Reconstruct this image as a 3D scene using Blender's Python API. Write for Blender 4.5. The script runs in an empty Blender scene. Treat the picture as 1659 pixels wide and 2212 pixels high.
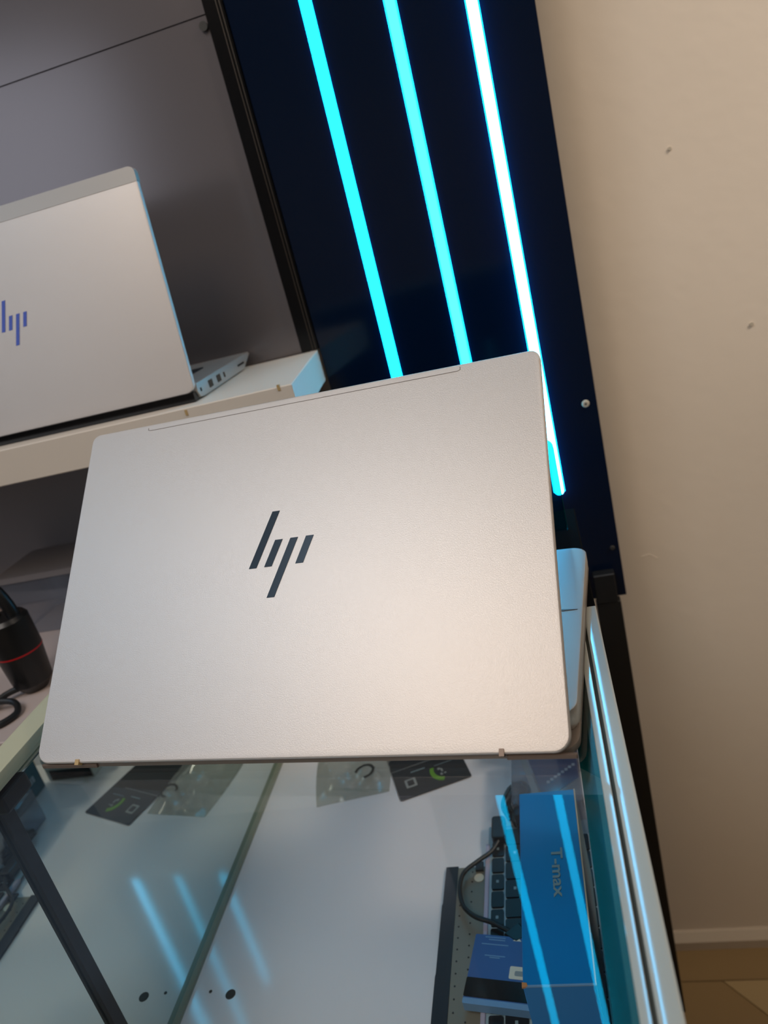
import bpy, bmesh, math, random
from mathutils import Vector, Matrix
random.seed(7)
S = bpy.context.scene
C = S.collection
H = 1.144                      # camera height above the floor; all z below are given relative to the camera
# ------------------------------------------------------------------ camera
F, CX, CY = 1640.0, 829.5, 1106.0
down = Vector((2000 - CX, 5480 - CY, F)).normalized()       # plumb line seen by the tilted phone
xv = 1095.0
yv = CY - ((xv - CX) * down.x + F * down.z) / down.y
dep = Vector((xv - CX, yv - CY, F)).normalized()            # depth axis of the counter
rgt = down.cross(dep)
R = Matrix((rgt, dep, -down))                               # rows: world x, y, z
cam = bpy.data.objects.new('camera', bpy.data.cameras.new('camera')); C.objects.link(cam)
cx, cy, cz = R @ Vector((1, 0, 0)), R @ Vector((0, -1, 0)), R @ Vector((0, 0, -1))
cam.matrix_world = Matrix(((cx.x, cy.x, cz.x, 0), (cx.y, cy.y, cz.y, 0), (cx.z, cy.z, cz.z, H), (0, 0, 0, 1)))
cd = cam.data
cd.sensor_fit = 'HORIZONTAL'; cd.sensor_width = 7.3; cd.lens = 7.3 * F / 1659.0
cd.clip_start = 0.01; cd.clip_end = 50
cd.dof.use_dof = True; cd.dof.focus_distance = 0.45; cd.dof.aperture_fstop = 2.6
S.camera = cam

def ray(px, py): return R @ Vector((px - CX, py - CY, F))
def onz(px, py, z): r = ray(px, py); return r * (z / r.z)
def ony(px, py, y): r = ray(px, py); return r * (y / r.y)

# ------------------------------------------------------------------ world, lights, exposure
W = bpy.data.worlds.new('room_air'); S.world = W; W.use_nodes = True
W.node_tree.nodes['Background'].inputs[0].default_value = (0.55, 0.6, 0.7, 1)
W.node_tree.nodes['Background'].inputs[1].default_value = 0.12
S.view_settings.view_transform = 'Standard'; S.view_settings.look = 'None'
S.view_settings.gamma = 1; S.view_settings.use_curve_mapping = False
S.view_settings.exposure = -0.12

def area(name, loc, target, size, size_y, power, col):
    l = bpy.data.lights.new(name, 'AREA'); l.shape = 'RECTANGLE'; l.size = size; l.size_y = size_y
    l.energy = power; l.color = col
    o = bpy.data.objects.new(name, l); C.objects.link(o)
    o.location = (loc[0], loc[1], loc[2] + H)
    d = Vector(target) - Vector(loc)
    o.rotation_euler = d.to_track_quat('-Z', 'Y').to_euler()
    return o
area('warm_ceiling_light', (-.34, -1.0, 1.40), (0, .4, -.2), 0.75, 0.75, 14, (1.0, 0.76, 0.54))
area('cool_ceiling_light', (-1.75, -0.1, 1.38), (-.3, .5, -.2), 0.9, 0.9, 6.5, (0.42, 0.70, 1.0))
area('added_overhead_light', (-.62, -0.35, 1.42), (-.2, .3, -.3), 0.8, 0.8, 13, (0.94, 0.96, 1.0))  # added overhead to brighten case floor and lid, not a known lamp
ww = area('added_wall_light', (1.45, .30, 1.42), (.55, .907, .25), .5, .25, 3.2, (1.0, .84, .70)); ww.data.spread = math.radians(48)  # added to brighten the back wall, no known fixture
area('shop_fill_light', (-1.95, -1.3, .45), (.1, .7, -.3), 1.2, 1.0, 6, (0.80, 0.87, 1.0))

# ------------------------------------------------------------------ materials
def lin(c):
    return tuple(((v / 255) / 12.92 if v / 255 <= .04045 else (((v / 255) + .055) / 1.055) ** 2.4) for v in c) + (1,)
M = {}
def mat(name, rgb, rough=.5, metal=0., bump=0., bscale=300., spec=None, var=0., vscale=6., coat=0., emis=None, estr=0.):
    m = bpy.data.materials.new(name); m.use_nodes = True; nt = m.node_tree
    b = nt.nodes['Principled BSDF']
    b.inputs['Base Color'].default_value = lin(rgb); b.inputs['Roughness'].default_value = rough
    b.inputs['Metallic'].default_value = metal
    if spec is not None: b.inputs['Specular IOR Level'].default_value = spec
    if coat: b.inputs['Coat Weight'].default_value = coat; b.inputs['Coat Roughness'].default_value = .05
    if emis: b.inputs['Emission Color'].default_value = emis + (1,); b.inputs['Emission Strength'].default_value = estr
    tc = nt.nodes.new('ShaderNodeTexCoord')
    if bump:
        n = nt.nodes.new('ShaderNodeTexNoise'); n.inputs['Scale'].default_value = bscale; n.inputs['Detail'].default_value = 3
        bp = nt.nodes.new('ShaderNodeBump'); bp.inputs['Strength'].default_value = bump; bp.inputs['Distance'].default_value = .0006
        nt.links.new(tc.outputs['Object'], n.inputs['Vector']); nt.links.new(n.outputs['Fac'], bp.inputs['Height'])
        nt.links.new(bp.outputs['Normal'], b.inputs['Normal'])
    if var:
        n = nt.nodes.new('ShaderNodeTexNoise'); n.inputs['Scale'].default_value = vscale; n.inputs['Detail'].default_value = 4
        mx = nt.nodes.new('ShaderNodeMix'); mx.data_type = 'RGBA'
        c = lin(rgb)
        mx.inputs[6].default_value = tuple(v * (1 - var) for v in c[:3]) + (1,)
        mx.inputs[7].default_value = tuple(min(1, v * (1 + var)) for v in c[:3]) + (1,)
        nt.links.new(tc.outputs['Object'], n.inputs['Vector']); nt.links.new(n.outputs['Fac'], mx.inputs[0])
        nt.links.new(mx.outputs[2], b.inputs['Base Color'])
    M[name] = m; return m
def sheet_mat(name, tint, refl=1.0, rough=0.0, body=None, bodyfac=0., ior=1.5):
    """thin clear sheet: Fresnel reflection over a tinted transparent layer"""
    m = bpy.data.materials.new(name); m.use_nodes = True; nt = m.node_tree; nt.nodes.clear()
    out = nt.nodes.new('ShaderNodeOutputMaterial'); tr = nt.nodes.new('ShaderNodeBsdfTransparent'); gl = nt.nodes.new('ShaderNodeBsdfGlossy')
    lw = nt.nodes.new('ShaderNodeLayerWeight'); lw.inputs[0].default_value = .5
    pw = nt.nodes.new('ShaderNodeMath'); pw.operation = 'POWER'; pw.inputs[1].default_value = 5
    fr = nt.nodes.new('ShaderNodeMath'); fr.operation = 'MULTIPLY_ADD'; fr.inputs[1].default_value = .96; fr.inputs[2].default_value = .04
    nt.links.new(lw.outputs['Facing'], pw.inputs[0]); nt.links.new(pw.outputs[0], fr.inputs[0])   # Schlick reflectance, both sides alike
    mx = nt.nodes.new('ShaderNodeMixShader'); mu = nt.nodes.new('ShaderNodeMath'); mu.operation = 'MULTIPLY'
    tr.inputs[0].default_value = tint + (1,); gl.inputs['Roughness'].default_value = rough
    gl.inputs[0].default_value = (1, 1, 1, 1)
    mu.inputs[1].default_value = refl; mu.use_clamp = True
    nt.links.new(fr.outputs[0], mu.inputs[0]); nt.links.new(mu.outputs[0], mx.inputs[0])
    src = tr
    if body:
        df = nt.nodes.new('ShaderNodeBsdfDiffuse'); df.inputs[0].default_value = lin(body)
        m2 = nt.nodes.new('ShaderNodeMixShader'); m2.inputs[0].default_value = bodyfac
        nt.links.new(tr.outputs[0], m2.inputs[1]); nt.links.new(df.outputs[0], m2.inputs[2]); src = m2
    nt.links.new(src.outputs[0], mx.inputs[1]); nt.links.new(gl.outputs[0], mx.inputs[2]); nt.links.new(mx.outputs[0], out.inputs[0])
    M[name] = m; return m
def glow(name, col, s):
    m = bpy.data.materials.new(name); m.use_nodes = True; nt = m.node_tree; nt.nodes.clear()
    e = nt.nodes.new('ShaderNodeEmission'); o = nt.nodes.new('ShaderNodeOutputMaterial')
    e.inputs[0].default_value = col + (1,); e.inputs[1].default_value = s; nt.links.new(e.outputs[0], o.inputs[0])
    M[name] = m; return m

mat('aluminium', (214, 208, 203), .42, .5, bump=.22, bscale=2600)
mat('aluminium_smooth', (190, 186, 180), .38, .6)
mat('hinge_brown', (120, 105, 95), .45, .5)
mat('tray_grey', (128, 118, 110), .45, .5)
mat('tab_gold', (190, 160, 110), .5, .2)
mat('logo_dark', (30, 42, 52), .25, .6)
mat('logo_blue', (62, 74, 130), .2, .8)
mat('groove', (120, 112, 104), .7)
mat('key_black', (16, 18, 22), .45)
mat('screen_black', (8, 9, 12), .12)
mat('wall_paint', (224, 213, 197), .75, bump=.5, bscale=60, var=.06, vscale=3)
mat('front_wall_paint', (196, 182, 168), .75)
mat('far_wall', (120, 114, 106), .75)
mat('ceiling_white', (215, 212, 205), .8)
mat('panel_black', (3, 18, 40), .12, 0, spec=.28)
mat('black_matte', (13, 14, 16), .5)
mat('rubber_black', (9, 10, 12), .9, spec=.05)
mat('frame_black', (5, 6, 9), .2, spec=.3)
mat('black_post', (10, 11, 12), .5)
mat('frame_groove', (70, 64, 58), .4, .5)
mat('back_panel', (122, 117, 120), .20, .5, var=.06, vscale=2)
mat('shelf_white', (215, 205, 192), .35, var=.03, vscale=8)
mat('lower_grey', (120, 118, 122), .55, var=.08, vscale=5)
mat('lower_floor', (190, 175, 170), .4)
mat('rim_white', (180, 186, 180), .38, 0., var=.03, vscale=9, coat=1.)
mat('rim_ivory', (190, 188, 160), .45, 0., var=.04, vscale=9)
mat('rim_slot', (74, 76, 68), .7)
mat('case_floor', (232, 229, 234), .4, 0, var=.05, vscale=4, coat=.8)
M['case_floor'].node_tree.nodes['Principled BSDF'].inputs['Coat Roughness'].default_value = .085
mat('mirror', (200, 214, 210), .0, 1.0)
mat('seam_track', (138, 142, 124), .4)
mat('seam_dark', (50, 62, 54), .4)
mat('teal_dark', (4, 62, 66), .12, 0)
mat('teal_glass_edge', (40, 84, 80), .2, 0)
mat('box_blue', (0, 118, 190), .45, 0, var=.05, vscale=12)
mat('box_side_shaded', (0, 84, 100), .5)  # carton blue darkened: shade of the narrow gap put into the colour
mat('card_edge', (190, 180, 160), .7)
mat('box_grey_text', (128, 150, 158), .5)
mat('box_navy', (22, 40, 98), .4)
mat('box_teal', (16, 96, 112), .5)
mat('white_print', (170, 185, 200), .5)
mat('card_black', (26, 32, 38), .5, var=.15, vscale=30)
mat('print_green', (96, 150, 30), .5)
mat('print_silver', (140, 146, 146), .4)
mat('plate_beige', (128, 124, 112), .5, .2)
mat('dot_dark', (38, 40, 42), .7)
mat('kb_frame', (150, 175, 190), .5)
mat('kb_edge', (176, 170, 192), .5)
mat('cable_black', (18, 20, 22), .45)
mat('slate_black', (24, 30, 38), .5)
mat('book_blue', (58, 92, 150), .45, var=.08, vscale=25)
mat('book_light', (110, 150, 190), .5)
mat('sticker', (214, 212, 196), .6)
mat('orange_card', (190, 130, 80), .7)
mat('baseboard', (190, 178, 160), .5)
mat('tile_brown', (136, 112, 74), .5, var=.08, vscale=10)
mat('tile_light', (160, 138, 98), .5, var=.05, vscale=10)
mat('grout', (112, 90, 58), .8)
mat('screw_white', (190, 182, 165), .5)
mat('screw_dark', (50, 48, 44), .6)
mat('device_black', (14, 15, 17), .35)
mat('red_ring', (170, 12, 20), .4)
mat('glossy_edge', (200, 225, 230), .08, 1.0)
mat('paper_white', (205, 205, 200), .6)
sheet_mat('glass_top', (.955, .98, .975), 1.0)
sheet_mat('glass_inside', (.97, .99, .985), 0)
sheet_mat('glass_pane', (.10, .72, .78), 1.0)
sheet_mat('bag_clear', (.88, .89, .86), 1.2, .15, (205, 205, 200), .25)
sheet_mat('blister', (.80, .84, .88), 1.5, .1, (120, 130, 150), .25)
glow('led_cyan', (.0036, .55, 1.0), 12.5)
glow('led_pale', (.013, .55, 1.0), 12)
glow('led_pale_core', (.12, .9, 1.0), 5.5)
glow('led_white', (.10, .56, 1.0), 22)
glow('led_halo', (.0, .42, .8), 2.5)

# ------------------------------------------------------------------ mesh helpers
class MB:
    def __init__(s): s.bm = bmesh.new()
    def poly(s, pts, z0, z1, ax='z'):
        """prism from a 2D outline; ax = axis of extrusion"""
        def q(p, t):
            if ax == 'z': return (p[0], p[1], t)
            if ax == 'x': return (t, p[0], p[1])
            return (p[0], t, p[1])
        a = [s.bm.verts.new(q(p, z0)) for p in pts]; b = [s.bm.verts.new(q(p, z1)) for p in pts]
        n = len(pts)
        s.bm.faces.new(a); s.bm.faces.new(b[::-1])
        for i in range(n): s.bm.faces.new((a[i], b[i], b[(i + 1) % n], a[(i + 1) % n]))
        return s
    def box(s, x0, x1, y0, y1, z0, z1): return s.poly([(x0, y0), (x1, y0), (x1, y1), (x0, y1)], z0, z1)
    def rrect(s, x0, x1, y0, y1, r, z0, z1, seg=6, ax='z', rs=None):
        rs = rs or (r, r, r, r); pts = []
        for (qx, qy, a0, rr) in ((x1, y0, -90, rs[0]), (x1, y1, 0, rs[1]), (x0, y1, 90, rs[2]), (x0, y0, 180, rs[3])):
            ox = qx - rr if qx == x1 else qx + rr; oy = qy - rr if qy == y1 else qy + rr
            for i in range(seg + 1):
                a = math.radians(a0 + 90 * i / seg); pts.append((ox + rr * math.cos(a), oy + rr * math.sin(a)))
        return s.poly(pts, z0, z1, ax)
    def cyl(s, p, q, r0, r1=None, seg=20):
        r1 = r0 if r1 is None else r1
        p, q = Vector(p), Vector(q); d = (q - p).normalized()
        u = d.orthogonal().normalized(); v = d.cross(u)
        A = [s.bm.verts.new(p + (u * math.cos(t) + v * math.sin(t)) * r0) for t in [2 * math.pi * i / seg for i in range(seg)]]
        B = [s.bm.verts.new(q + (u * math.cos(t) + v * math.sin(t)) * r1) for t in [2 * math.pi * i / seg for i in range(seg)]]
        s.bm.faces.new(A[::-1]); s.bm.faces.new(B)
        for i in range(seg): s.bm.faces.new((A[i], A[(i + 1) % seg], B[(i + 1) % seg], B[i]))
        return s
    def tube(s, pts, r, seg=10):
        pts = [Vector(p) for p in pts]; rings = []
        for i, p in enumerate(pts):
            d = (pts[min(i + 1, len(pts) - 1)] - pts[max(i - 1, 0)]).normalized()
            u = d.cross(Vector((0, 0, 1)))
            if u.length < 1e-4: u = Vector((1, 0, 0))
            u.normalize(); v = d.cross(u)
            rings.append([s.bm.verts.new(p + (u * math.cos(t) + v * math.sin(t)) * r) for t in [2 * math.pi * k / seg for k in range(seg)]])
        for a, b in zip(rings, rings[1:]):
            for k in range(seg): s.bm.faces.new((a[k], a[(k + 1) % seg], b[(k + 1) % seg], b[k]))
        s.bm.faces.new(rings[0][::-1]); s.bm.faces.new(rings[-1])
        return s
    def bevel(s, w, seg=2, ang=40):
        s.bm.normal_update()
        es = [e for e in s.bm.edges if len(e.link_faces) == 2 and e.calc_face_angle(0) > math.radians(ang)]
        bmesh.ops.bevel(s.bm, geom=es, offset=w, segments=seg, profile=.6, affect='EDGES', clamp_overlap=True)
        return s
    def xf(s, m): bmesh.ops.transform(s.bm, matrix=m, verts=s.bm.verts); return s
    def build(s, name, material, parent=None, smooth=False):
        bmesh.ops.recalc_face_normals(s.bm, faces=s.bm.faces)
        me = bpy.data.meshes.new(name); s.bm.to_mesh(me); s.bm.free()
        me.materials.append(M[material])
        o = bpy.data.objects.new(name, me); C.objects.link(o)
        if parent is not None: o.parent = parent
        if smooth:
            me.shade_smooth()
            md = o.modifiers.new('sharp', 'EDGE_SPLIT'); md.split_angle = math.radians(35)
        return o
def spline(pts, n=8):
    P = [Vector(p) for p in pts]; P = [2 * P[0] - P[1]] + P + [2 * P[-1] - P[-2]]; out = []
    for i in range(1, len(P) - 2):
        for k in range(n):
            t = k / n
            out.append(.5 * ((2 * P[i]) + (P[i + 1] - P[i - 1]) * t + (2 * P[i - 1] - 5 * P[i] + 4 * P[i + 1] - P[i + 2]) * t * t + (3 * P[i] - P[i - 1] - 3 * P[i + 1] + P[i + 2]) * t ** 3))
    out.append(P[-2]); return out
def thing(name, label, cat, loc=(0, 0, 0), rz=0., group=None, kind=None):
    o = bpy.data.objects.new(name, None); C.objects.link(o); o.empty_display_size = .02
    o.location = (loc[0], loc[1], loc[2] + H); o.rotation_euler = (0, 0, rz)
    tag(o, label, cat, group, kind); return o
def tag(o, label=None, cat=None, group=None, kind=None):
    if label: o['label'] = label
    if cat: o['category'] = cat
    if group: o['group'] = group
    if kind: o['kind'] = kind
    return o
def lift(o): o.location.z += H; return o
def struct(name, mb, m, label=None, cat=None):
    o = lift(mb.build(name, m)); o['kind'] = 'structure'
    return tag(o, label, cat)
def text(s, size, name, m, parent, loc, rz, ext=.0002, stretch=1.):
    cu = bpy.data.curves.new(name, 'FONT'); cu.body = s; cu.size = size; cu.extrude = ext; cu.align_x = 'LEFT'; cu.resolution_u = 3; cu.offset = .00018
    t = bpy.data.objects.new(name, cu); C.objects.link(t)
    bpy.context.view_layer.update()
    me = bpy.data.meshes.new_from_object(t.evaluated_get(bpy.context.evaluated_depsgraph_get()))
    bpy.data.objects.remove(t); bpy.data.curves.remove(cu)
    me.materials.clear(); me.materials.append(M[m])
    o = bpy.data.objects.new(name, me); C.objects.link(o); o.parent = parent
    o.location = loc; o.rotation_euler = rz if isinstance(rz, tuple) else (0, 0, rz); o.scale = (stretch, 1, 1)
    return o

# ------------------------------------------------------------------ room shell
XL, XR, YF, YB, ZC = -2.2, 1.7, -1.9, .907, 1.5
fl = struct('floor', MB().box(XL, XR, YF, YB, -H - .04, -H - .004), 'grout')
def tile(pts, m): 
    o = MB().poly(pts, -.004, .0).bevel(.0006, 1).build('floor_tile', m, fl); o.location = (0, 0, -H); return o
g = .0006
for i in range(-3, 4):
    x0, x1 = -.39 + .497 * i, -.39 + .497 * (i + 1)
    tile([(x0 + .30 + g, .842 + g), (x1 + .30 - g, .842 + g), (x1 + .30 - g, YB - .002), (x0 + .30 + g, YB - .002)], 'tile_brown')
    for j in range(0, 5):
        y1 = .842 - .5 * j; y0 = y1 - .5
        if j == 0 and i == 0:      # dark tile cut on the slant, the light wedge lies beside it
            tile([(x0 + g, y0 + g), (x1 + .45, y0 + g), (x1 - g, y1 - g), (x0 + g, y1 - g)], 'tile_brown')
        elif j == 0 and i == 1:
            tile([(x0 + g, y1 - g), (x1 - g, y1 - g), (x1 - g, y0 + g), (x0 + .451, y0 + g)], 'tile_light')
        else:
            tile([(x0 + g, y0 + g), (x1 - g, y0 + g), (x1 - g, y1 - g), (x0 + g, y1 - g)], 'tile_brown')
wb = struct('wall_back', MB().box(XL, XR, YB, YB + .1, -H, ZC), 'wall_paint')
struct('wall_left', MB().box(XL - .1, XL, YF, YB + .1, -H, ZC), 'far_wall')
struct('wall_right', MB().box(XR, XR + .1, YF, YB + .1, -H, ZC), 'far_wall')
struct('wall_front', MB().box(XL - .1, XR + .1, YF - .1, YF, -H, ZC), 'front_wall_paint')
struct('ceiling', MB().box(XL - .1, XR + .1, YF - .1, YB + .1, ZC, ZC + .1), 'ceiling_white')
struct('baseboard_back', MB().poly([(YB, 0), (YB - .014, 0), (YB - .014, .016), (YB - .004, .027), (YB, .027)], XL, XR, 'x').xf(Matrix.Translation((0, 0, -H))), 'baseboard')
for (px, py, r) in ((1446, 321, .0018), (1623, 700, .0022)):
    p = ony(px, py, YB)
    o = MB().cyl((p.x, YB - .0012, p.z), (p.x, YB + .002, p.z), r).build('wall_plug', 'screw_white', wb)
# crack line in the paint
pc = [ony(1385, 1203, YB), ony(1402, 1197, YB), ony(1420, 1206, YB)]
MB().tube([(p.x, YB + .0003, p.z) for p in pc], .0007, 6).build('filler_ridge', 'wall_paint', wb)

# ------------------------------------------------------------------ shelving unit behind (x<-.22)
YP = .81          # plane of shelving back and of the black light panel
u = thing('shelving_unit', 'wall shelving with grey back panels behind a thick white shelf', 'shelving', (-.62, YP, -H))
def U(mb, name, m, par=u, **k):
    o = mb.xf(Matrix.Translation((.62, -YP, H))).build(name, m, par, **k); return o
zs = .226
U(MB().box(-1.2, -.2435, YP + .002, YP + .012, -.103, .224), 'back_panel', 'back_panel')
U(MB().box(-1.2, -.2435, YP + .002, YP + .012, .2252, .75), 'back_panel', 'back_panel')
U(MB().box(-1.2, -.2435, YP + .002, YP + .012, -.342, -.137), 'back_panel', 'lower_grey')
U(MB().box(-1.2, -.2435, YP + .012, YP + .03, -.34, .75), 'carcass', 'black_matte')
sh = U(MB().poly([(-1.2, .606), (-.2060, .627), (-.2255, YP - .0035), (-1.2, YP - .0035)], -.137, -.103).bevel(.0008, 1), 'shelf_board', 'shelf_white')
p = onz(440, 57, 0)
p = ony(440, 57, YP)
U(MB().cyl((p.x, YP + .003, p.z), (p.x, YP - .0015, p.z), .0042), 'screw', 'screw_dark')
lc = thing('lower_cupboard', 'grey lower cupboard with pale top board under the thick white shelf', 'cupboard', (-.79, .65, -H))
def LC(mb, name, m): return mb.xf(Matrix.Translation((.79, -.65, H))).build(name, m, lc)
LC(MB().box(-1.2, -.385, .50, YP, -.360, -.342).bevel(.001, 1), 'top_board', 'lower_floor')
LC(MB().box(-1.2, -.385, .515, .527, -H, -.360), 'front_panel', 'lower_grey')
LC(MB().box(-.397, -.385, .527, YP, -H, -.360), 'side_panel', 'lower_grey')
# edge chips on the shelf front
for (px, py) in ((597, 843), (398, 896)):
    r = ray(px, py); k = .6195; q = r * (k / r.y)
    yf = .606 + (q.x + 1.2) / .994 * .021
    U(MB().box(q.x - .0012, q.x + .0012, yf - .0006, yf + .002, q.z - .002, q.z + .003), 'edge_chip', 'tab_gold', sh)
# black side frame with twin trim lines
FP = Matrix.Translation((-.235, YP, -H))
o = MB().box(-.0085, .0105, -.003, .012, H - .1025, H + .75).xf(FP); o = U(o, 'frame_post', 'frame_black')
for dx in (.0045, .0078):
    MB().box(dx, dx + .0008, -.0040, -.0028, H - .1025, H + .75).xf(Matrix.Translation((.62 - .235, 0, 0))).build('trim_line', 'frame_groove', o)

# ------------------------------------------------------------------ black LED panel
lp = thing('light_panel', 'tall glossy black panel with three upright cyan light strips', 'panel', (-.09, YP, -H))
def L(mb, name, m, par=lp, **k): return mb.xf(Matrix.Translation((.09, -YP, H))).build(name, m, par, **k)
L(MB().box(-.2235, .0535, YP - .002, YP + .006, -.455, .75).bevel(.0006, 1), 'board', 'panel_black')
def strip(xc, w, zb, core, side, pr=.0025):
    yf = YP - .002
    o = L(MB().rrect(xc - w / 2, xc + w / 2, zb, .75, w * .45, yf - pr, yf, ax='y', seg=4), 'light_strip', core)
    for sx in (-1, 1):
        x = xc + sx * (w / 2 + .0006)
        L(MB().box(x - .0006, x + .0006, yf - pr * .8, yf, zb + .003, .75), 'strip_edge', side, o)
    return o
k = YP / .43155
xs1 = [(-.0787 - .0000) * k, -.0383 * k, -.0003 * k]
strip(xs1[0], .0088, -.30, 'led_cyan', 'led_cyan')
s2 = strip(xs1[1], .0088, -.30, 'led_pale', 'led_cyan')
strip(xs1[2], .0094, -.316, 'led_white', 'led_cyan', .0055)
for (px, py, m, r) in ((1265, 872, 'screw_white', .0042), (1323, 1183, 'screw_dark', .0028)):
    p = ony(px, py, YP - .002)
    s = L(MB().cyl((p.x, YP - .002, p.z), (p.x, YP - .0036, p.z), r, r * .8, 9), 'screw_cap', m)
    L(MB().cyl((p.x, YP - .0036, p.z), (p.x, YP - .0039, p.z), r * .3, seg=8), 'screw_hole', 'screw_dark', s)
ps = thing('support_column', 'black upright column running from the light panel down to the brown floor', 'post', (.03, YP - .008, -H))
MB().box(-.012, .0155, -.007, .006, 0, H - .4545).bevel(.001, 1).build('column_shaft', 'black_post', ps)
MB().box(-.011, .013, -.0085, .0055, H - .4545, H - .418).bevel(.001, 1).build('column_bracket', 'black_matte', ps)

# ------------------------------------------------------------------ display case
ZG, ZF, XM = -.25, -.541, -.37
YE = .436; Y0 = -.10; YCB = .73
dc = thing('display_case', 'long glass topped display case with white metal rims and white floor', 'display case', (-.19, .3, -H))
def D(mb, name, m, par=dc, **k): return mb.xf(Matrix.Translation((.19, -.3, H))).build(name, m, par, **k)
D(MB().box(XM - .012, .012, Y0, YCB, ZF - .02, ZF).bevel(.001, 1), 'floor_board', 'case_floor')
D(MB().box(XM - .008, XM, Y0, YCB, ZF, -.262), 'mirror_side', 'mirror')
D(MB().box(XM, XM + .0045, Y0, YCB, ZF, ZF + .004), 'mirror_track', 'seam_track')
D(MB().box(-.0135, -.0020, Y0, YE, ZF, -.2600), 'glass_side', 'teal_dark')
D(MB().box(-.0072, -.0040, Y0, YE, -.2600, -.2570), 'glass_side_lip', 'teal_glass_edge')
D(MB().box(XM - .008, -.004, YCB, YCB + .01, ZF, -.33), 'end_wall', 'case_floor')
D(MB().box(-.050, .0090, YE, .600, -.262, ZG).bevel(.001, 1), 'end_cover', 'rubber_black')
# base cabinet below
D(MB().box(XM - .012, .010, Y0, YCB, -H + .08, ZF - .02), 'base_cabinet', 'shelf_white')
D(MB().box(XM + .01, -.01, Y0 + .02, YCB, -H, -H + .08), 'plinth', 'black_matte')
# right rim: two white rails with a dark slot between, under the glass
def rail(x0, x1, xa, z, Rr=.35):          # gently crowned, glossy painted rail
    pts = [(x0, -.268)] + [(x0 + (x1 - x0) * i / 12, z - (x0 + (x1 - x0) * i / 12 - xa) ** 2 / (2 * Rr) - (.0003 if i in (0, 12) else 0)) for i in range(13)] + [(x1, -.268)]
    D(MB().poly(pts, Y0, YE, 'y'), 'rim_rail', 'rim_white', smooth=True)
rail(-.0046, -.0007, -.0020, -.2503); rail(.0011, .0092, .0058, -.2503)
D(MB().box(-.0010, .0014, Y0, YE, -.268, -.2530), 'rim_slot', 'rim_slot')
# left rim
D(MB().box(-.3775, -.3590, Y0, .600, -.256, -.2465).bevel(.0006, 2), 'rim_rail', 'rim_ivory')
D(MB().box(-.3825, -.3775, Y0, .600, -.262, -.2490).bevel(.0006, 2), 'rim_lip', 'rim_ivory')
gt = D(MB().poly([(-.3595, Y0), (-.0046, Y0), (-.0046, YE), (-.050, YE), (-.050, .600), (-.3595, .600)], -.2530, ZG), 'glass_top', 'glass_top')
gt.data.materials.append(M['glass_inside'])            # lower face and edges: plain clear, only the top face mirrors
for f_ in gt.data.polygons:
    if f_.normal.z < .9: f_.material_index = 1
# single reflecting sheet keeps the mirrored strips clean
D(MB().cyl((XM + .004, Y0, -.2625), (XM + .004, YE, -.2625), .0020, seg=10), 'glass_bead', 'glossy_edge', smooth=True)
D(MB().box(XM + .0002, XM + .004, .3225, .3335, ZF + .004, -.262).bevel(.0008, 1), 'corner_post', 'black_post')
D(MB().box(XM + .0002, XM + .012, .320, .346, -.272, -.2595).bevel(.002, 2), 'corner_bracket', 'black_matte')
for (px, py, r) in ((498, 2148, .0043), (455, 2142, .0014)):
    p = onz(px, py, ZF)
    D(MB().cyl((p.x, p.y, ZF + .0003), (p.x, p.y, ZF - .001), r, seg=20), 'cable_hole' if r > .002 else 'screw', 'screw_dark')

# clear pane standing on the end cover
pn = thing('glass_pane', 'narrow upright green tinted glass pane between the open laptop and light strip', 'glass pane', (-.03, .56, ZG))
MB().rrect(-.045, .0308, 0, .075, .004, -.0015, .0015, ax='y', rs=(.0005, .006, .006, .0005)).build('pane', 'glass_pane', pn)
MB().box(.0304, .0310, -.0015, .0015, .002, .068).build('pane_edge', 'teal_glass_edge', pn)

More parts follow.
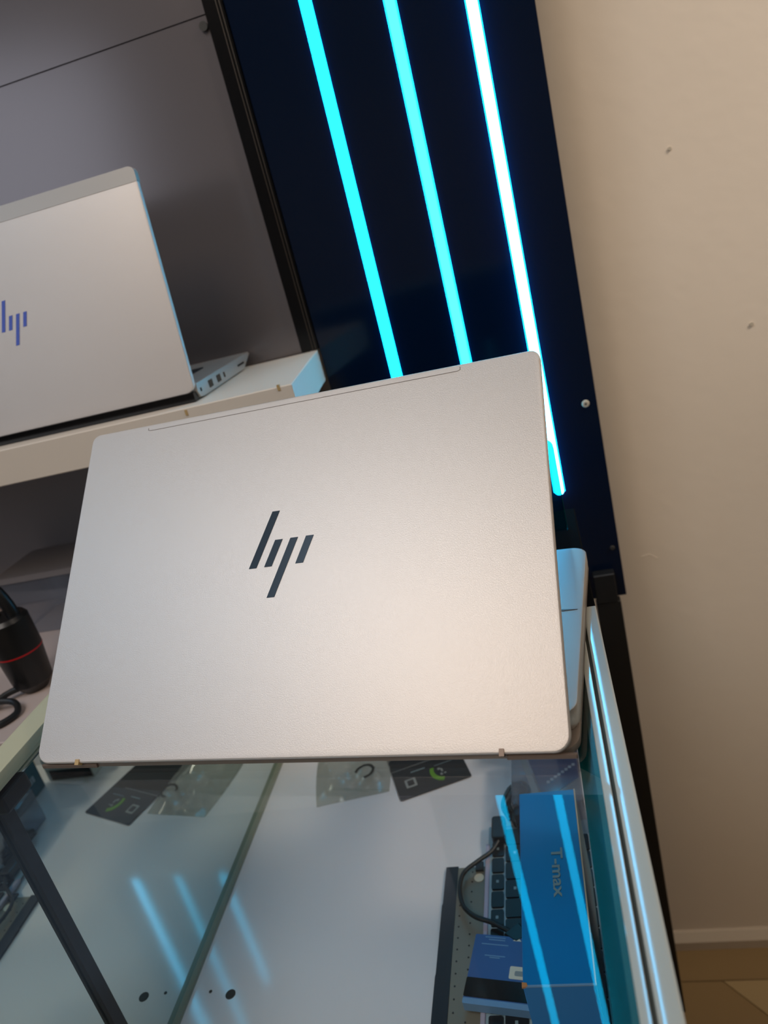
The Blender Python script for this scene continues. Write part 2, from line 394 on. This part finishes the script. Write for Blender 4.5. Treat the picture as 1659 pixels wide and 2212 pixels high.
# ------------------------------------------------------------------ laptops
s45 = math.sqrt(.5)
LOGO = [[(-.0085, .144), (-.0035, .144), (-.0167, .1086), (-.0218, .1086)],
        [(-.0053, .1252), (-.0003, .1252), (-.0065, .1087), (-.0115, .1087)],
        [(.0049, .1253), (.0099, .1253), (-.0034, .0896), (-.0084, .0896)],
        [(.0152, .1254), (.0202, .1254), (.0141, .1088), (.0091, .1088)]]
def lidmat(tilt, z0):
    """lid frame: x along hinge, y up the lid, z out of the back of the lid; tilt = lean away from upright"""
    c, s = math.cos(tilt), math.sin(tilt)
    return Matrix(((1, 0, 0, 0), (0, s, -c, 0), (0, c, s, z0), (0, 0, 0, 1)))
def laptop(name, label, cat, loc, rz, W, Hh, D_, tilt, zb, logo_mat, logo_shift, main):
    t = thing(name, label, cat, loc, rz); m = lidmat(tilt, zb); w = W / 2
    wb_ = w + (.003 if main else .0)
    lid = MB().rrect(-w, w, 0, Hh, .010, -.0055, 0, seg=8, rs=(.0085, .006, .006, .0085)).bevel(.0016, 3, 60).xf(m).build('lid', 'aluminium', t, True)
    MB().rrect(-w + .003, w - .003, .004, Hh - .003, .004, -.0060, -.0056).xf(m).build('screen_bezel', 'screen_black', lid)
    for B in LOGO:
        k = 1 if main else logo_shift[2]
        pts = [((x) * k + logo_shift[0], (y - .117) * k + .117 + logo_shift[1]) for x, y in B]
        MB().poly(pts, -.0002, .00025).xf(m).build('logo_bar', logo_mat, lid)
    # base
    if main:
        prof = [(.004, .0010), (.0035, .0025), (.0055, .0045), (.0175, .0160), (.205, .0125), (.207, .0060), (.197, .0010)]
    else:
        prof = [(.010, .0020), (.006, .0085), (.008, .0155), (D_ - .003, .0155), (D_, .0130), (D_ - .028, .0015), (.02, .0010)]
    if main:      # lower tray and upper deck, both with rounded corners in plan
        MB().rrect(-wb_, wb_, .0035, .205, .011, .0010, .0050, seg=6).bevel(.0005, 2, 60).build('bottom_tray', 'tray_grey', t, True)
        bm_ = MB().rrect(-wb_, wb_, .0160, .2065, .011, .0050, .0160, seg=6)
        for v in bm_.bm.verts:
            if v.co.z > .01: v.co.z = .0160 - (v.co.y - .0175) * .0035 / .1875; v.co.y = max(v.co.y, .0185)
        bm_.bevel(.0006, 2, 60)
    else:
        bm_ = MB().poly(prof, -wb_, wb_, 'x').bevel(.0008, 3, 50)
    base = bm_.build('base', 'aluminium_smooth', t, True)
    return t, lid, base, m
T, lid, base, m = laptop('open_laptop', 'silver laptop half open on the glass counter, dark slanted logo on its lid', 'laptop',
    (-.1735, .3106, ZG), -.11519, .318, .2232, .207, math.radians(45), .0071, 'logo_dark', (0, 0, 1), True)
# antenna groove near the top edge
gv = [(-.1110, .2205), (-.1110, .2190), (-.1090, .2184), (.1100, .2184), (.1118, .2190), (.1118, .2210)]
MB().tube([(x, y, 0.0000) for x, y in gv], .00022, 6).xf(m).build('antenna_line', 'groove', lid)
MB().rrect(.1247, .1272, -.0012, .0024, .0003, -.003, .0006).xf(m).build('hinge_tab', 'hinge_brown', lid)
MB().rrect(-.1292, -.1264, -.0012, .0020, .0003, -.003, .0006).xf(m).build('hinge_tab', 'tab_gold', lid)
for a, b_ in ((.1272, .1610), (-.158, -.117)):
    MB().box(a, b_, .0022, .0040, .0012, .0040).bevel(.0006, 2).build('hinge_cover', 'hinge_brown', base)
def deckz(y): return .0160 - (y - .0175) * .0035 / .1875
kb = MB().poly([(.045, deckz(.045) + .0001), (.045, deckz(.045) + .0003), (.128, deckz(.128) + .0003), (.128, deckz(.128) + .0001)], -.138, .138, 'x').build('keyboard_well', 'key_black', base)
for r_ in range(6):
    for c_ in range(14):
        x = -.1345 + c_ * .01925; y = .124 - r_ * .0143
        MB().box(x + .0008, x + .0172, y - .0125, y, deckz(y) + .0003, deckz(y) + .0014).build('key', 'key_black', kb)
MB().poly([(.134, deckz(.134) + .0001), (.134, deckz(.134) + .0003), (.198, deckz(.198) + .0003), (.198, deckz(.198) + .0001)], -.055, .055, 'x').build('touchpad', 'hinge_brown', base)
# fine dark joint across the deck margin
MB().poly([(.139, .1165), (.159, .1180), (.139, .1205)], deckz(.1165) - .001, deckz(.1165) + .0003).build('deck_joint', 'hinge_brown', base)

T2, lid2, base2, m2 = laptop('shelf_laptop', 'silver laptop open on the white shelf, bluish logo on its lid', 'laptop',
    (-.462, .645, -.103), 0, .320, .196, .163, math.radians(8), .0085, 'logo_blue', (0.0045, -.018, .76), False)
for c_ in range(13):
    for r_ in range(5):
        x = -.137 + c_ * .0205; y = .026 + r_ * .0165
        MB().box(x, x + .0185, y, y + .0145, .0155, .0167).build('key', 'key_black', base2)
MB().box(-.158, .158, -.0008, .0085, .0006, .0088).build('gap_shade', 'screen_black', base2)  # dark box standing in for the shadow under the lid
MB().rrect(-.1602, .1602, .184, .197, .003, -.0058, .0003, rs=(.0005, .006, .006, .0005)).xf(m2).build('lid_cap', 'aluminium_smooth', lid2)
for (y, s_, h) in ((.012, .0032, .0034), (.034, .0100, .0068), (.056, .0100, .0068), (.075, .0034, .0050), (.118, .02, .0018)):
    MB().rrect(y, y + s_, .0082 - h / 2, .0082 + h / 2, .0006, .1592, .1604, ax='x').build('side_port', 'screen_black', base2)

# ------------------------------------------------------------------ goods inside the case (floor z = ZF)
# perforated plate with black edge
pl = thing('perforated_plate', 'beige perforated plate with a black long edge on the case floor', 'plate', (-.12, .42, ZF))
def rel(o): return Matrix.Translation((.12, -.42, 0))
MB().box(-.0255, .030, -.12, .0895, .0005, .0028).bevel(.0003, 1).build('plate', 'plate_beige', pl)
MB().poly([(-.0365, -.12), (-.0255, -.12), (-.0252, .0905), (-.0363, .0905), (-.0366, .052), (-.0372, .050), (-.0372, -.012), (-.0376, -.014), (-.0376, -.045)], .0005, .0034).build('black_edge', 'slate_black', pl)
db = MB()
for j in range(20):
    y = -.115 + j * .0103
    for x in (-.0215 + .0 * j, -.0120):
        yy = y + (.003 if x > -.02 else 0)
        db.cyl((x, yy, .0027), (x, yy, .0030), .0008, seg=8)
tag(db.build('perforations', 'dot_dark', pl), kind='stuff')
MB().box(-.0090, -.0022, .0835, .0925, .003, .0055).build('clip', 'slate_black', pl)
MB().cyl((-.006, .077, .0029), (-.006, .077, .0034), .0044, seg=18).build('round_sticker', 'sticker', pl)
# loose keyboard
kbd = thing('loose_keyboard', 'white framed keyboard with black keys lying lengthwise in the display case', 'keyboard', (-.07, .44, ZF))
MB().box(-.0480, .045, -.155, .112, .0030, .0065).bevel(.001, 1).build('frame', 'kb_frame', kbd)
MB().box(-.0500, -.0462, -.155, .090, .0030, .0078).bevel(.0006, 1).build('frame_edge', 'kb_edge', kbd)
kc = MB().rrect(-.0052, .0052, -.0076, .0076, .0016, 0, .0020, seg=3).bm
me1 = bpy.data.meshes.new('key'); bmesh.ops.recalc_face_normals(kc, faces=kc.faces); kc.to_mesh(me1); me1.materials.append(M['key_black'])
kc = MB().rrect(-.0082, .0082, -.0086, .0086, .0016, 0, .0020, seg=3).bm
me2 = bpy.data.meshes.new('key'); bmesh.ops.recalc_face_normals(kc, faces=kc.faces); kc.to_mesh(me2); me2.materials.append(M['key_black'])
for c_ in range(5):
    for r_ in range(14):
        pitch = .0177 if c_ == 0 else .0190
        y = .100 - r_ * pitch + (0 if c_ == 0 else -.004 * c_)
        if y < -.15: continue
        x = -.0385 if c_ == 0 else -.0235 + (c_ - 1) * .019
        if c_ == 0 and r_ == 0: continue
        o = bpy.data.objects.new('key', me1 if c_ == 0 else me2); C.objects.link(o); o.parent = kbd; o.location = (x, y, .0065)
        if random.random() < .9:
            MB().box(-.0012, .0010, -.0012, .0016, .0020, .0021).build('legend', 'box_grey_text', o) if r_ % 2 else None
# black usb lead looping off the keyboard
zc = ZF + .011
cb = thing('usb_cable', 'short black cable looping from a black plug beside the blue carton', 'cable', (-.11, .54, zc))
cp = [onz(*p, zc) for p in ((1078, 1822), (1062, 1842), (1030, 1865), (1003, 1888), (994, 1920), (1001, 1958), (1025, 1982), (1062, 1995), (1092, 2010), (1108, 2018))]
cp = [Vector((p.x + .11, p.y - .54, 0.0015)) for p in cp]; cp[0].z = .003
MB().tube(spline(cp), .0019, 10).build('cord', 'cable_black', cb, True)
p = onz(1079, 1800, zc) - Vector((-.11, .54, zc))
MB().rrect(p.x - .0062, p.x + .0062, p.y - .012, p.y + .014, .003, -.0015, .0075).bevel(.0012, 2).build('plug', 'device_black', cb)
q = onz(1112, 2022, zc) - Vector((-.11, .54, zc))
MB().poly([(q.x - .008, q.y - .002), (q.x + .004, q.y + .008), (q.x + .012, q.y - .004), (q.x + .002, q.y - .010)], -.001, .006).bevel(.001, 1).build('plug', 'device_black', cb)
# crumpled black adapter behind the carton
ad = thing('black_adapter', 'lumpy black adapter with bundled lead at the far end of the blue carton', 'adapter', (-.089, .572, ZF))
bm = bmesh.new(); bmesh.ops.create_icosphere(bm, subdivisions=3, radius=1)
for v in bm.verts:
    n = 1 + .22 * math.sin(5 * v.co.x + 2) * math.sin(6 * v.co.y) + .12 * math.sin(11 * v.co.z + 3 * v.co.x)
    v.co = Vector((v.co.x * .0125 * n, v.co.y * .024 * n, .011 + v.co.z * .0105))
mb = MB(); mb.bm.free(); mb.bm = bm; mb.build('body', 'device_black', ad, True)
MB().tube(spline([(-.008, -.02, .012), (-.014, -.006, .017), (-.006, .012, .021), (.006, .018, .020), (.012, .003, .023), (.0, -.012, .022)]), .0020, 8).build('bundled_lead', 'cable_black', ad, True)

# blue booklet box
bp_ = [onz(1030, 2022, -.527), onz(1000, 2168, -.527)]
d = (bp_[0] - bp_[1]); ang = math.atan2(-d.x, d.y)
bk = thing('card_box', 'small flat blue box with black band and white sticker on the loose keyboard', 'box', (bp_[1].x, bp_[1].y, ZF + .0088), ang)
hh = d.length
def K(x0, x1, y0, y1, z0, z1, n, mm): return MB().rrect(x0, x1, y0, y1, min(.001, .4 * (y1 - y0)), z0, z1, seg=2).build(n, mm, bk)
K(0, .052, .0, hh, 0, .0078, 'box_body', 'book_blue')
K(-.0002, .0525, .004, .019, .0, .0081, 'black_band', 'screen_black')
K(-.0001, .0522, -.0012, .0032, .0, .0079, 'light_band', 'book_light')
K(.031, .046, .021, .031, .0078, .0080, 'sticker', 'sticker')
K(.035, .042, .0235, .0275, .0080, .0081, 'sticker_print', 'print_silver')
for (x0, x1, y) in ((.008, .024, .0535), (.011, .024, .0515), (.006, .027, .0475), (.010, .026, .038), (.014, .022, .0365)):
    K(x0, x1, y - .0005, y + .0003, .0078, .00795, 'print_line', 'book_light')
MB().poly([(.030, .052), (.0365, .052), (.0335, .0555)], .0078, .0080).build('arrow_print', 'sticker', bk)

# T-max carton
zt = -.44
tb = thing('blue_carton', 'long bright blue carton with grey lettering beside the right wall of the case', 'box', (-.0514, .40, ZF + .0087))
ht = zt - (ZF + .0087)
MB().box(-.0220, .0215, -.0765, .0866, 0, ht).bevel(.0006, 1).build('carton_body', 'box_blue', tb)
MB().box(.0213, .0219, -.0760, .0862, .001, ht - .001).build('side_panel', 'box_side_shaded', tb)
MB().box(.0211, .0221, -.0765, .0866, ht - .0006, ht + .0002).build('worn_edge', 'card_edge', tb)
MB().box(-.0219, .0214, -.0768, -.0756, ht - .0006, ht + .0003).build('fold_line', 'book_light', tb)
MB().poly([(-.0225, -.0772), (-.0190, -.0766), (-.0195, -.0742), (-.0225, -.0738)], ht - .0008, ht + .0004).build('worn_corner', 'orange_card', tb)
text('T-max', .0112, 'lettering', 'box_grey_text', tb, (.0006, .0285, ht + .0003), -math.pi / 2, stretch=1.42)
# far blue box and blister pack
fb = thing('teal_box', 'teal and navy box with white lettering at the far end of the case', 'box', (-.034, .655, ZF + .0008))
MB().box(-.0150, .0120, -.035, .03, 0, .11).bevel(.0008, 1).build('box_body', 'box_teal', fb)
MB().box(-.0145, .0118, -.0358, -.0348, 0.001, .109).build('front_face', 'box_navy', fb)
for i in range(7):
    MB().box(-.0156, -.0149, -.022 + i * .006, -.018 + i * .006 + .001 * (i % 2), .018, .026).build('print_mark', 'white_print', fb)
bl = thing('blister_pack', 'clear plastic pack with a navy card beyond the blue carton', 'package', (-.056, .580, ZF))
MB().rrect(-.034, .030, -.046, .046, .004, .001, .045, seg=3).bevel(.002, 2).build('clear_shell', 'blister', bl)
MB().poly([(-.024, .040), (.028, .044), (.028, -.014), (-.004, -.040)], .042, .0432).build('navy_card', 'box_navy', bl)
MB().poly([(-.031, .040), (-.026, .040), (-.006, -.042), (-.012, -.042)], .0432, .0440).build('pale_stripe', 'print_silver', bl)
for i in range(8):
    t_ = i / 7; x = .000 + .024 * t_; y = -.018 + .020 * t_
    MB().box(x - .0014, x + .0014, y - .0016, y + .0016, .0432, .0436).build('print_mark', 'white_print', bl)
wbx = thing('white_box', 'low white box with a black front strip against the case end wall', 'box', (-.083, .705, ZF))
MB().box(-.033, .034, -.012, .020, 0, .034).bevel(.0006, 1).build('box_body', 'paper_white', wbx)
MB().box(-.031, .028, -.0128, -.0118, .002, .016).build('front_strip', 'slate_black', wbx)
# black card with green arc
A, B = onz(866, 1733, ZF), onz(1020, 1678, ZF)
d = B - A; ang = math.atan2(d.y, d.x); wd = d.length
ca = thing('black_card', 'black printed card with a green arc on the white case floor', 'card', (A.x, A.y, ZF + .0006), ang)
def Q(x0, x1, y0, y1, n, mm, z=.0007, r=.001): return MB().rrect(x0, x1, y0, y1, r, z, z + .0003, seg=2).build(n, mm, ca)
MB().rrect(0, wd, 0, .115, .0025, 0, .0007).build('card_stock', 'card_black', ca)
Q(.0105, .0225, .0145, .0275, 'silver_seal', 'print_silver'); Q(.0130, .0200, .0170, .0250, 'seal_centre', 'slate_black', .001)
Q(.0, .058, .046, .0466, 'pale_line', 'print_silver', r=.0002); Q(.020, .036, .036, .0373, 'print_line', 'box_grey_text', r=.0003)
Q(.046, .066, .034, .0345, 'print_line', 'box_grey_text', r=.0002)
arc = []
for i in range(13):
    a = math.radians(150 + 110 * i / 12); arc.append((.0525 + .0135 * math.cos(a), .024 + .016 * math.sin(a)))
for i in range(12, -1, -1):
    a = math.radians(150 + 110 * i / 12); arc.append((.0540 + .0105 * math.cos(a), .0255 + .0125 * math.sin(a)))
arc = [(x, max(y, .0004)) for x, y in arc]
MB().poly(arc, .0007, .0010).build('green_arc', 'print_green', ca)
for (x0, x1, y0, y1) in ((.048, .051, .026, .029), (.051, .053, .022, .027), (.049, .0515, .017, .020), (.053, .0555, .018, .0195)):
    Q(x0, x1, y0, y1, 'print_mark', 'print_silver', r=.0004)
# clear bag
def bag(name, label, x0, x1, y0, y1, rz, seed):
    t = thing(name, label, 'bag', ((x0 + x1) / 2, (y0 + y1) / 2, ZF), rz)
    rnd = random.Random(seed); n = 14; bm = bmesh.new(); w, h = (x1 - x0) / 2, (y1 - y0) / 2
    rows = []
    for top in (1, 0):
        g_ = []
        for j in range(n + 1):
            g_.append([])
            for i in range(n + 1):
                a, b_ = i / n * 2 - 1, j / n * 2 - 1
                e = max(0, (1 - a ** 4) * (1 - b_ ** 4))
                z = .0008 + (e * (.010 + .004 * math.sin(7 * a + 3 * b_) + .003 * math.sin(13 * b_ - 5 * a) + rnd.uniform(-.0015, .0015)) if top else 0)
                g_[-1].append(bm.verts.new((a * w * (1 - .08 * b_ * b_), b_ * h, max(.0006, z) if top else .0003)))
        for j in range(n):
            for i in range(n):
                bm.faces.new((g_[j][i], g_[j][i + 1], g_[j + 1][i + 1], g_[j + 1][i]))
    mb = MB(); mb.bm.free(); mb.bm = bm
    mb.build('bag_film', 'bag_clear', t, True); return t
bg = bag('clear_bag', 'crumpled clear plastic bag beside the black card', -.318, -.232, .610, .72, math.radians(10), 3)
text('C', .030, 'lettering', 'screw_dark', bg, (.020, -.018, .0160), math.radians(-140))
bg2 = None

# ------------------------------------------------------------------ things in the lower compartment, left
ap = thing('cylindrical_appliance', 'black upright cylindrical appliance with red ring and top handle behind the rim', 'appliance', (-.549, .590, -.342))
MB().cyl((0, 0, .010), (0, 0, .045), .0195, .0225, 28).cyl((0, 0, .0), (0, 0, .010), .012, .0195, 28).build('body', 'device_black', ap, True)
MB().cyl((0, 0, .0465), (0, 0, .080), .0228, .0220, 28).cyl((0, 0, .080), (0, 0, .084), .0220, .019, 28).build('upper_body', 'device_black', ap, True)
MB().cyl((0, 0, .045), (0, 0, .0465), .0229, seg=28).build('ring', 'red_ring', ap, True)
MB().tube(spline([(.012, 0, .080), (.010, 0, .096), (.003, 0, .114), (-.008, 0, .126), (-.022, 0, .122), (-.030, 0, .104), (-.026, 0, .090), (-.008, 0, .081)]), .0066, 12).build('handle', 'device_black', ap, True)
cr = MB().tube(spline([(.0, -.010, .010), (-.020, -.022, .008), (-.030, -.045, .004), (-.020, -.065, .004), (.002, -.068, .004), (.012, -.050, .004), (.0, -.036, .008), (-.022, -.040, .011), (-.036, -.062, .006), (-.030, -.072, .004)]), .0032, 10).build('cord', 'cable_black', ap, True)
lb = thing('clear_container', 'pale translucent container at the back of the lower shelf compartment', 'container', (-.60, .755, -.342))
MB().rrect(-.055, .055, -.04, .04, .006, 0, .075, seg=3).bevel(.003, 2).build('container_body', 'blister', lb, True)
MB().rrect(-.058, .058, -.043, .043, .006, .070, .077, seg=3).build('container_lid', 'lower_grey', lb)
